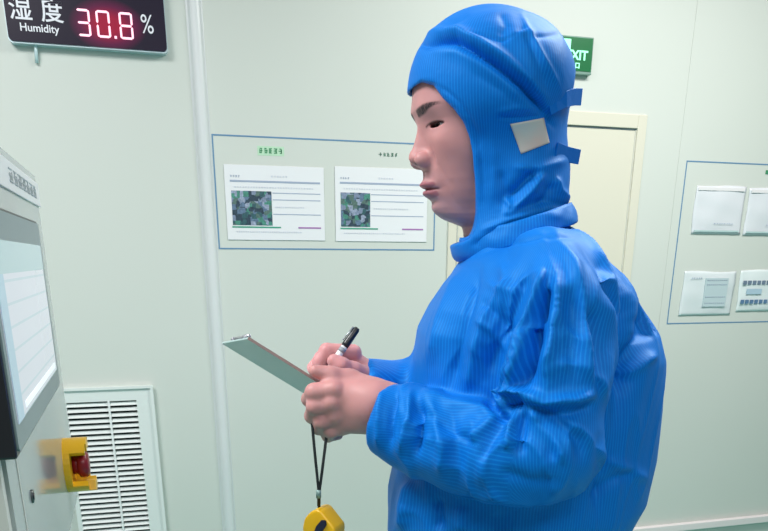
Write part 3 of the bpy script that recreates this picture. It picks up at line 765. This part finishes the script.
# below the frame: blouse, hips
TZ = np.concatenate([[.84, .90, .97, 1.04], TZ]); TF = np.concatenate([[.09, .065, .045, .025], TF]); TB = np.concatenate([[.31, .335, .345, .35], TB]); TW = np.concatenate([[.17, .18, .185, .19], TW])
def torso(P):
    z = np.clip(P[:, 2], TZ[0], TZ[-1]); xf = np.interp(z, TZ, TF); xb = np.interp(z, TZ, TB); w_ = np.interp(z, TZ, TW)
    cx = (xf+xb)/2; a = (xb-xf)/2; u = np.abs(P[:, 0]-cx)/a; s = np.abs(P[:, 1]-YH)/w_; n = 2.3
    k = (np.maximum(u, 1e-4)**n+np.maximum(s, 1e-4)**n)**(1/n)
    d = (k-1)*np.minimum(a, w_)
    return smax(d, np.maximum(P[:, 2]-TZ[-1]-.01, TZ[0]-.02-P[:, 2]), .02)
cS, cE, cW = Pt(559, 308, .90), Pt(549, 445, .852), Pt(388, 419, .938)
def sleeve_near(P):
    up_ = schain(P, [Pt(550, 288, .95), cS, Pt(556, 370, .868), cE], [.056, .056, .053, .058], .03)
    fo = schain(P, [cE, Pt(515, 452, .862), Pt(460, 446, .90), Pt(415, 430, .93), cW], [.058, .058, .054, .0485, .0445], .02)
    return smin(up_, fo, .018)
def sleeve_far(P):
    up_ = schain(P, [Pt(530, 268, 1.15), Pt(545, 300, 1.22), Pt(545, 440, 1.25)], [.060, .066, .064], .03)
    fo = schain(P, [Pt(545, 440, 1.25), Pt(455, 400, 1.15), Pt(367, 388, 1.05)], [.064, .055, .040], .02)
    return smin(up_, fo, .02)
WD = (NW-NE)/np.linalg.norm(NW-NE); FD = np.array([-.955, -.22, .20]); FD = FD/np.linalg.norm(FD)
FH = Pt(367, 388, 1.05)-Pt(455, 400, 1.15); FH = FH/np.linalg.norm(FH)
def coverall(P):
    t = torso(P)
    d = smin(t, sleeve_near(P), .012); d = smin(d, sleeve_far(P), .03)
    # shoulder yoke
    d = smin(d, schain(P, [Pt(540, 285, 1.05), Pt(552, 285, .955)], [.06, .058], .03), .04)
    d = smin(d, schain(P, [Pt(540, 285, 1.05), Pt(540, 285, 1.145)], [.06, .058], .03), .04)
    # trousers
    for yy in (.965, 1.135):
        lg = schain(P, [np.array([.19, yy, .86]), np.array([.185, yy, .48]), np.array([.20, yy, .12])], [.105, .088, .070], .03)
        d = smin(d, lg, .04)
    # sleeve ends: flat cut with a hollow the wrist comes out of
    for c, dr, hd_, r in ((cW, WD, WD, .034), (Pt(367, 388, 1.05), FD, FH, .029)):
        c2 = c+dr*.008; near = np.linalg.norm(P-c2, axis=1) < .066
        cut = np.where(near, (P-c2)@dr, -1.0); d = smax(d, cut, .006)
        d = smax(d, -cap(P, c2-hd_*.022, c2+hd_*.05, r, r), .004)
    return d
V, F = mesh_sdf(coverall, np.array([-.10, .70, .05]), np.array([.48, 1.42, 1.62]), .0031)
# stripe coordinate: round the trunk, along the sleeves
def ang(P, a, b, ref):
    ax = (b-a)/np.linalg.norm(b-a); e1 = np.asarray(ref)-ax*np.dot(ref, ax); e1 /= np.linalg.norm(e1); e2 = np.cross(ax, e1); q = P-a
    return np.arctan2(q@e2, q@e1)
dT, dN, dF = torso(V), sleeve_near(V), sleeve_far(V)
du = chain(V, [cS, cE], [.066, .066]); df = chain(V, [cE, cW], [.064, .045])
st = np.arctan2(V[:, 1]-YH, V[:, 0]-.24)*.19
sn = np.where(du < df, ang(V, cS, cE, (0, 1, 0))*.068, ang(V, cE, cW, (0, 1, 0))*.055)
st = np.where(dN < dT, sn, st)
st = st+.002*vnoise(V*9)
# broad shape first: wrinkle noise, then the folds the photo shows
N = vnormals(V, F)
RN = np.array([[.64, -.48, .60], [.60, .80, 0], [-.48, .36, .80]])
wq = (V*np.array([9, 9, 5.0]))@RN; warp = vnoise(wq*.7+5)*1.6
ridg = 1-np.abs(2*vnoise(wq+warp[:, None])-1); ridg2 = 1-np.abs(2*vnoise(wq*2.3+warp[:, None]*2+9)-1)
slv = smooth01(.01, -.01, dN-dT)
V = V+N*((ridg-.6)*.0035+(ridg2-.6)*(.0018+.001*slv)+(1-np.abs(2*vnoise(wq*2.0+warp[:, None]*3+21)-1))**6*(.0025+.003*slv))[:, None]
folds = [
 # chest
 ([(466, 266), (452, 290), (440, 320), (430, 365)], 5, 7), ([(480, 262), (470, 300), (458, 345), (450, 392)], -6, 7), ([(492, 300), (478, 340), (466, 396)], 5, 7),
 ([(500, 262), (508, 285), (500, 312)], 3, 6), ([(512, 280), (496, 300), (486, 318)], 3.5, 3), ([(480, 300), (500, 318), (512, 340)], -3, 4), ([(474, 318), (492, 330), (505, 352)], 3, 3),
 ([(486, 282), (500, 292), (520, 290)], 2.5, 3), ([(470, 340), (482, 356), (488, 380)], 2.5, 4),
 # big fold from the shoulder down the front of the sleeve
 ([(543, 268), (538, 295), (527, 330), (516, 365), (505, 396)], 12, 5.5), ([(549, 272), (544, 300), (536, 335), (526, 372), (519, 392)], -14, 7),
 ([(556, 270), (556, 300), (551, 340), (543, 378)], 9, 7),
 ([(530, 262), (516, 300), (500, 340), (482, 385)], -5, 8), ([(520, 258), (505, 300), (490, 340)], 3, 6),
 # upper sleeve
 ([(560, 240), (575, 262), (584, 300), (592, 345), (597, 400)], 4, 5), ([(590, 300), (598, 350), (600, 400)], -8, 5), ([(570, 290), (575, 330), (572, 380)], -3, 8),
 ([(597, 392), (575, 400), (545, 402), (522, 393)], 8, 5), ([(597, 402), (575, 412), (548, 413), (528, 405)], -5, 5),
 # curl at the elbow crook
 ([(500, 410), (502, 398), (512, 391), (524, 394), (528, 402)], 11, 3.6), ([(506, 408), (512, 403), (522, 404)], -12, 4), ([(498, 396), (490, 402), (500, 416), (512, 420)], -8, 4),
 ([(516, 414), (510, 426), (506, 450)], 6, 3.4), ([(524, 410), (522, 430), (520, 455)], -6, 4), ([(528, 405), (540, 425), (556, 445), (566, 465)], 6, 5), ([(536, 415), (550, 440), (556, 462)], -5, 5),
 ([(540, 408), (562, 424), (580, 440), (584, 465)], -5, 6), ([(505, 420), (490, 440), (480, 462)], -4, 6), ([(500, 412), (484, 428), (470, 442)], 4, 4),
 # forearm
 ([(420, 392), (450, 404), (480, 410), (500, 412)], 5, 5), ([(418, 400), (422, 425), (414, 455)], -8, 3.5), ([(428, 398), (436, 420), (442, 450), (440, 478)], 5, 5), ([(410, 388), (408, 420), (400, 455)], 6, 4),
 ([(398, 384), (392, 410), (388, 450)], -6, 3.2), ([(384, 386), (378, 410), (378, 450)], 4, 3), ([(450, 408), (456, 440), (458, 482)], -3.5, 6), ([(470, 412), (478, 445), (482, 490)], 3, 7),
 ([(440, 482), (480, 496), (530, 502), (570, 494)], 4, 6), ([(422, 408), (446, 428), (480, 446)], -3, 4), ([(500, 470), (530, 482), (560, 480)], -3, 6),
 # back
 ([(575, 236), (604, 262), (624, 310), (630, 360), (614, 430)], -9, 9), ([(598, 240), (624, 280), (645, 330)], 5, 7), ([(640, 300), (648, 330), (636, 360), (620, 395)], -11, 8), ([(657, 352), (640, 368), (628, 380)], 6, 4),
 ([(610, 290), (612, 340), (606, 400)], 5, 8), ([(606, 460), (630, 470), (648, 480)], 4, 5), ([(590, 500), (612, 480), (640, 470)], -4, 5), ([(600, 430), (602, 470), (596, 520)], -4, 6),
 # below the arm
 ([(410, 480), (404, 505), (402, 531)], 6, 6), ([(436, 498), (440, 531)], -7, 5), ([(460, 508), (462, 531)], 4, 6), ([(500, 512), (502, 535)], -3, 7),
 # seams
 ([(540, 232), (551, 262), (557, 300), (563, 340), (566, 385)], 1.6, 1.5), ([(470, 258), (500, 246), (540, 238), (585, 236)], -1.8, 1.6), ([(578, 476), (572, 505), (568, 531)], 1.4, 1.6),
]
folds = [(f[0], f[1]*1.7, *f[2:]) for f in folds]
V, N = apply_folds(V, F, folds)
# puckers along the seam
px, py = proj(V); D, T, S = seg2(px, py, [(540, 232), (551, 262), (557, 300), (563, 340), (566, 385)])
V = V+N*(.0016*np.exp(-(D/5)**2)*np.sin(py/5.2)*(N[:, 1] < 0))[:, None]
V = lap(V, F, 2, .45)
mk('coverall', V, F, [M_cloth], person, PO, {'stripe': st})

# --- hood
edge_px = [(398, 100), (410, 91.5), (420, 88.5), (432, 91), (444, 98), (455, 109), (464, 122), (470, 138), (474, 155), (476.5, 175), (478, 195), (478.5, 212), (477, 226), (472, 238), (464, 242), (440, 246), (380, 250)]
edge_xz = [Pt(p[0], p[1], 1.05 if p[0] < 425 else (1.03 if p[0] < 440 else .985))[[0, 2]] for p in edge_px]
def hood_outer(P):
    hd = head_solid(P, False)-.0065
    capd = smin(ell(P, Pt(490, 80, YH), (.094, .090, .074)), ell(P, Pt(521, 84, YH), (.057, .082, .053)), .03)
    band = smin(ell(P, Pt(474, 92, YH), (.064, .084, .058)), ell(P, Pt(500, 108, YH), (.072, .088, .050)), .03)
    neck = schain(P, [Pt(512, 135, YH), Pt(516, 172, YH), Pt(514, 200, YH), Pt(514, 236, YH)], [.054, .055, .060, .074], .03)
    d = smin(hd, band, .015); d = smin(d, neck, .025); d = smin(d, capd, .008)
    # front skirt of the hood down to the chest
    d = smin(d, schain(P, [Pt(500, 205, YH), Pt(500, 236, YH)], [.045, .060], .02), .03)
    return d
def hood(P):
    d = hood_outer(P)
    # shell: hollow where the head is, open at the face
    d = smax(d, -(head_solid(P)-.0025), .001)
    d = smax(d, -np.maximum(poly2(P[:, 0], P[:, 2], edge_xz), P[:, 1]-1.3), .003)
    return smax(d, Pt(500, 262, YH)[2]-P[:, 2], .01)
V, F = mesh_sdf(hood, np.array([0.0, .90, 1.46]), np.array([.36, 1.20, 1.83]), .0022)
st = np.where(V[:, 2] > 10, 0, np.arctan2(V[:, 1]-YH, V[:, 0]-.14)*.10)+.0015*vnoise(V*12)
N = vnormals(V, F)
wq = (V*np.array([14, 14, 12.]))@RN; rid = 1-np.abs(2*vnoise(wq+vnoise(wq*.6+3)[:, None]*1.5)-1)
V = V+N*((rid-.6)*.0035*smooth01(.006, .012, head_solid(V)))[:, None]
hf = [
 # rolled edge of the upper cap and the deep tuck under it
 ([(414, 44), (428, 45), (442, 40), (456, 40), (474, 50), (498, 66), (522, 86), (542, 108), (553, 126)], -13, 3.2),
 ([(418, 36), (436, 33), (458, 31), (480, 42), (504, 57), (528, 77), (548, 100)], 8, 5),
 ([(430, 52), (456, 52), (480, 64), (506, 84), (530, 108)], 3, 6),
 ([(458, 32), (482, 36), (502, 41), (512, 37), (522, 29), (530, 28)], -2.5, 1.8), ([(508, 40), (516, 33), (528, 32), (536, 38)], 3, 3.0),
 ([(521, 13), (527, 26), (540, 50), (554, 76), (562, 92)], 2.5, 2.2), ([(530, 36), (545, 36), (562, 33)], -2.2, 2), ([(526, 30), (538, 60), (548, 88)], -3, 4),
 ([(440, 38), (452, 24), (470, 14)], -2.5, 4), ([(500, 12), (506, 26), (500, 38)], -2, 4),
 ([(498, 112), (516, 108), (536, 108)], 2.2, 3), ([(496, 118), (520, 118), (546, 116)], -2, 2), ([(470, 70), (500, 90), (520, 106)], -1.5, 4),
 # face edge binding
 ([(412, 85), (421, 82), (434, 84.5), (448, 92), (460, 103), (470, 118), (477, 135), (481, 155), (483, 180), (484, 205)], -1.6, 1.6),
 ([(490, 120), (494, 150), (494, 180), (490, 210)], 1.4, 5),
 # neck folds
 ([(512, 166), (530, 170), (548, 166), (568, 160)], 4, 4), ([(545, 172), (532, 190), (516, 208), (506, 216)], 8, 3.6), ([(538, 168), (522, 184), (506, 200)], -10, 5), ([(556, 176), (560, 190), (574, 204)], 5, 3.5),
 ([(552, 182), (548, 196), (536, 206)], -6, 5), ([(500, 170), (506, 190), (500, 210)], -4, 5), ([(500, 212), (520, 208), (545, 200), (570, 206)], -4, 3.5),
 ([(470, 246), (500, 234), (530, 222), (560, 212)], -5, 4), ([(480, 232), (505, 222), (530, 214)], 4, 3), ([(545, 216), (556, 222), (580, 216)], -4, 3), ([(505, 196), (510, 206), (504, 216)], 4, 3),
]
V, N = apply_folds(V, F, hf)
V = lap(V, F, 1, .35)
hoodob = mk('hood', V, F, [M_cloth], person, PO, {'stripe': st})
hbvh = BVHTree.FromPolygons([tuple(v) for v in V], [tuple(f) for f in F])
def cast(px, py, bvh=hbvh):
    d = FW+RT*(px-CX)/FPX+UP*(CY-py)/FPX; d = d/np.linalg.norm(d)
    h_ = bvh.ray_cast(Vector((0, 0, CAMZ)), Vector(d)); return np.array(h_[0]), np.array(h_[1])
def surface_patch(name, quad, lift, m, parent, nu=14, nv=14, attrs=True):
    """a cloth patch lying on the hood, four corners, real thickness"""
    q = [np.array(c, float) for c in quad]; A = []; B = []
    for j in range(nv+1):
        for i in range(nu+1):
            u, v = i/nu, j/nv; c = q[0]*(1-u)*(1-v)+q[1]*u*(1-v)+q[2]*u*v+q[3]*(1-u)*v
            p, n_ = cast(*c); A.append(p+n_*lift); B.append(p-n_*.0006)
    Vp = np.array(A+B); n1 = (nu+1)*(nv+1); F_ = []
    for j in range(nv):
        for i in range(nu):
            a = j*(nu+1)+i; F_ += [(a, a+nu+1, a+nu+2, a+1), (a+n1, a+1+n1, a+nu+2+n1, a+nu+1+n1)]
    rim = [i for i in range(nu+1)]+[j*(nu+1)+nu for j in range(1, nv+1)]+[nv*(nu+1)+i for i in range(nu-1, -1, -1)]+[j*(nu+1) for j in range(nv-1, 0, -1)]
    for a, b in zip(rim, rim[1:]+rim[:1]): F_.append((a, b, b+n1, a+n1))
    return mk(name, Vp, np.array(F_), [m], parent, PO, {'stripe': np.zeros(len(Vp))})
M_mesh = noise_var(mat('pale_mesh', (.55, .58, .52), .4), 30, (.52, .56, .52), (.62, .50, .45))
ep = surface_patch('ear_panel', [(510, 124), (543, 118), (549, 143), (521, 154)], .0014, M_mesh, hoodob); ep['label'] = 'pale translucent panel over the ear'
# straps at the back of the hood
def strap(pts, wd, m, parent):
    """ribbon through pixel points (px,py,Y), wd = width vector (L)"""
    P_ = [Pt(*p) for p in pts]; bm = bmesh.new(); rings = []
    for i, p in enumerate(P_):
        t = P_[min(i+1, len(P_)-1)]-P_[max(i-1, 0)]; t /= np.linalg.norm(t); w_ = np.asarray(wd); w_ = w_-t*np.dot(w_, t); n_ = np.cross(t, w_); n_ /= np.linalg.norm(n_); n_ *= .0013
        rings.append([bm.verts.new(Vector(p+s*w_/2+q*n_-PO)) for s, q in ((-1, -1), (1, -1), (1, 1), (-1, 1))])
    for a, b in zip(rings, rings[1:]):
        for k in range(4): bm.faces.new((a[k], a[(k+1) % 4], b[(k+1) % 4], b[k]))
    bm.faces.new(rings[0][::-1]); bm.faces.new(rings[-1])
    bmesh.ops.bevel(bm, geom=list(bm.edges), offset=.0003, segments=1, affect='EDGES')
    return from_bm('strap', bm, m, parent)
strap([(549, 108, .985), (556, 104, .99), (566, 99, 1.0), (574, 97, 1.02), (581, 97, 1.04)], (0.002, 0, .019), M_cloth, hoodob)
strap([(556, 150, 1.0), (566, 154, 1.02), (574, 156, 1.035), (579, 157, 1.045)], (0.003, 0, .017), M_cloth, hoodob)
# stand collar: flared band, low at the front
nC, nV = 150, 9; A = []
for side_ in (0, 1):
    for j in range(nV):
        t = j/(nV-1)
        for i in range(nC):
            a = 2*math.pi*i/nC; ca, sa = math.cos(a), math.sin(a); fx = .5-.5*ca
            top = Pt(516, 203+35*fx, YH)[2]; bot = top-.024-.006*fx
            xt = .0755 if ca < 0 else .069; xb = .064 if ca < 0 else .078
            x_ = xt*(1-t)+xb*t+.003*math.sin(math.pi*t); y_ = .080*(1-t)+.090*t+.003*math.sin(math.pi*t)
            k = 1-side_*(.0022/.08)
            A.append((Pt(516, 225, YH)[0]+ca*x_*k, YH+sa*y_*k, top*(1-t)+bot*t))
A = np.array(A); q = A*np.array([38, 38, 90.]); wv_ = (vnoise(q)-.5)*.0055+(vnoise(A*np.array([90, 90, 60.]))-.5)*.002
c0 = np.array([Pt(516, 225, YH)[0], YH]); rd = A[:, :2]-c0; rd /= np.linalg.norm(rd, axis=1)[:, None]; A[:, :2] += rd*wv_[:, None]; A[:, 2] += (vnoise(A*45+3)-.5)*.004
Fc = []; n1 = nC*nV
for j in range(nV-1):
    for i in range(nC):
        i2 = (i+1) % nC; a, b, c, d = j*nC+i, j*nC+i2, (j+1)*nC+i2, (j+1)*nC+i
        Fc += [(a, d, c, b), (a+n1, b+n1, c+n1, d+n1)]
for i in range(nC):
    i2 = (i+1) % nC; e = (nV-1)*nC; Fc += [(i, i2, i2+n1, i+n1), (e+i, e+i+n1, e+i2+n1, e+i2)]
mk('collar', A, np.array(Fc), [M_cloth], person, PO, {'stripe': np.arctan2(A[:, 1]-YH, A[:, 0]-c0[0])*.09})
# boots
for yy in (.965, 1.135):
    def boot(P, yy=yy):
        d = schain(P, [np.array([.20, yy, .05]), np.array([.08, yy, .038])], [.044, .036], .03)
        d = smin(d, cap(P, np.array([.205, yy, .06]), np.array([.20, yy, .17]), .048, .056), .03)
        return smax(d, .001-P[:, 2], .004)
    V, F = mesh_sdf(boot, np.array([.0, yy-.09, -.02]), np.array([.30, yy+.09, .26]), .006)
    mk('boot', V, F, [M_white], person, PO)

# ------------------------------------------------------------------ what the hands hold
# clipboard: corners (near tip, far tip, right end hidden in the hand)
A_, B_ = Pt(248, 338, .955), Pt(222.5, 343, 1.105)
Cn = Pt(322, 384, .985)
ux = (Cn-A_)/np.linalg.norm(Cn-A_); uy = B_-A_; uy = uy-ux*np.dot(uy, ux); wdt = np.linalg.norm(uy); uy /= wdt; uz = np.cross(ux, uy)
LEN = .172
cb = rootL('clipboard', tuple(A_)); cO = A_
tag(cb, 'pale clipboard tilted towards the writer, seen from its underside in the hands', 'clipboard')
def slab(bm, x0, x1, y0, y1, z0, z1, bevel=0.0):
    n0 = len(bm.verts); bx(bm, x0, x1, y0, y1, z0, z1, 0, bevel)
    bm.verts.ensure_lookup_table()
    for v in list(bm.verts)[n0:] if not bevel else []: pass
Mloc = Matrix(((ux[0], uy[0], uz[0], 0), (ux[1], uy[1], uz[1], 0), (ux[2], uy[2], uz[2], 0), (0, 0, 0, 1)))
def cbpart(name, fn, m, parent):
    bm = bmesh.new(); fn(bm); bmesh.ops.transform(bm, matrix=Mloc, verts=bm.verts); return from_bm(name, bm, m, parent)
cbpart('board', lambda bm: bx(bm, 0, LEN, 0, wdt, -.0015, .0015, 0, .0006), mat('board_green_grey', (.36, .50, .49), .35), cb)
def edge_fn(bm): bx(bm, .0, LEN, -.0008, .0006, -.0018, .0018)
cbpart('edge_trim', edge_fn, mat('board_edge', (.40, .27, .24), .5), cb)
def paperf(bm): bx(bm, .018, LEN-.008, .006, wdt-.006, .0016, .0028)
cbpart('paper', paperf, M_paper, cb)
def clipf(bm):
    bx(bm, .004, .022, wdt*.22, wdt*.78, .0015, .0045, 0, .001)
    for y in (wdt*.24, wdt*.72): bx(bm, .002, .012, y, y+.008, .0045, .009, 0, .001)
    tube(bm, [(.006, wdt*.2, .0085), (.006, wdt*.8, .0085)], .0022, 8)
cbpart('clip', clipf, mat('clip_metal', (.5, .5, .54), .3, .8), cb)

# pen
pT, pM, pB, pE = Pt(357.5, 328, 1.032), Pt(344.5, 346.5, 1.024), Pt(335, 360, 1.020), Pt(323, 379, 1.012)
pn = rootL('marker_pen', tuple(pE)); tag(pn, 'black and white marker pen held upright above the clipboard', 'pen')
def pv(p): return Vector(p-pE)
dpen = (pT-pE)/np.linalg.norm(pT-pE)
bm = bmesh.new(); tube(bm, [pv(pM), pv(pM+dpen*.004), pv(pT-dpen*.003), pv(pT)], [.0050, .0053, .0046, .0032], 16); 
side = np.cross(dpen, [0, 1, 0]); side /= np.linalg.norm(side)
if side[0] > 0: side = -side
from_bm('cap', bm, M_black, pn)
bm = bmesh.new(); tube(bm, [pv(pT-dpen*.002+side*.0055), pv(pM+dpen*.006+side*.0068)], [.0011, .0009], 8); from_bm('pocket_clip', bm, mat('clip_silver', (.6, .66, .68), .25, .7), pn)
bm = bmesh.new(); tube(bm, [pv(pM), pv(pB), pv(pE+dpen*.012)], [.0046, .0046, .0046], 16); tube(bm, [pv(pE+dpen*.012), pv(pE+dpen*.003)], [.003, .0015], 10)
from_bm('barrel', bm, M_white, pn)
bm = bmesh.new(); q = pM-dpen*.003; tube(bm, [pv(q), pv(q-dpen*.006)], [.0049, .0049], 16); from_bm('ring', bm, mat('pen_grey', (.30, .33, .36), .4), pn)

# tape measure on its lanyard
tY = .955
tO = Pt(322, 560, tY)
tm = rootL('tape_measure', tuple(tO)); tag(tm, 'yellow tape measure hanging by a black cord from the hand', 'tape measure')
def tv(p): return Vector(np.asarray(p)-tO)
M_ty = noise_var(mat('tape_yellow', (.85, .48, .01), .3), 20, (.82, .46, .01), (.88, .53, .015))
tc_ = Pt(322, 526, tY)
# case: rounded D-shaped body turned so one flat side faces the camera's right
sh = [(-.0215, -.03), (-.0225, .0), (-.019, .013), (-.010, .0235), (.000, .0285), (.007, .0275), (.0285, .004), (.0265, -.03)]
bm = bmesh.new(); prism(bm, sh, -.016, .016)
bmesh.ops.bevel(bm, geom=list(bm.edges), offset=.0042, segments=4, affect='EDGES', profile=.5)
yawt = Matrix.Rotation(math.radians(-24), 4, 'Z'); bmesh.ops.transform(bm, matrix=Matrix.Translation(tv(tc_))@yawt, verts=bm.verts)
cs_ = from_bm('case', bm, M_ty, tm, True)
bm = bmesh.new(); prism(bm, [(-.010, -.026), (-.005, -.008), (.001, .006), (.009, .0155), (.0155, .016), (.0165, .009), (.010, .001), (.005, -.011), (.002, -.026)], -.0185, -.0155)
bmesh.ops.bevel(bm, geom=[e for e in bm.edges], offset=.0008, segments=2, affect='EDGES')
bmesh.ops.transform(bm, matrix=Matrix.Translation(tv(tc_))@yawt, verts=bm.verts); from_bm('grip', bm, mat('grip_black', (.015, .02, .05), .4), tm)
M_cord = mat('cord_black', (.012, .016, .018), .6)
bm = bmesh.new()
top1, top2 = Pt(309, 400, .960), Pt(330, 425, .975)
def ribbon(pts): tube(bm, [tv(p) for p in pts], .0021, 8, flat=.45, up=(1, 0, 0))
ribbon([Pt(322, 396, .985), Pt(314, 397, .975), top1, Pt(311, 412, .955), Pt(315, 455, tY), Pt(318.6, 490, tY), Pt(318.5, 506, tY)])
ribbon([Pt(334, 425, .985), Pt(328, 428, .965), Pt(326, 440, .957), Pt(322.5, 468, tY), Pt(319.6, 490, tY), Pt(319, 508, tY)])
from_bm('cord', bm, M_cord, tm)
bm = bmesh.new(); tube(bm, [tv(Pt(318.6, 490, tY-.001)), tv(Pt(318.6, 498, tY-.001))], [.0034, .0034], 12, flat=.7); from_bm('crimp', bm, mat('crimp_grey', (.22, .34, .32), .4, .3), tm)
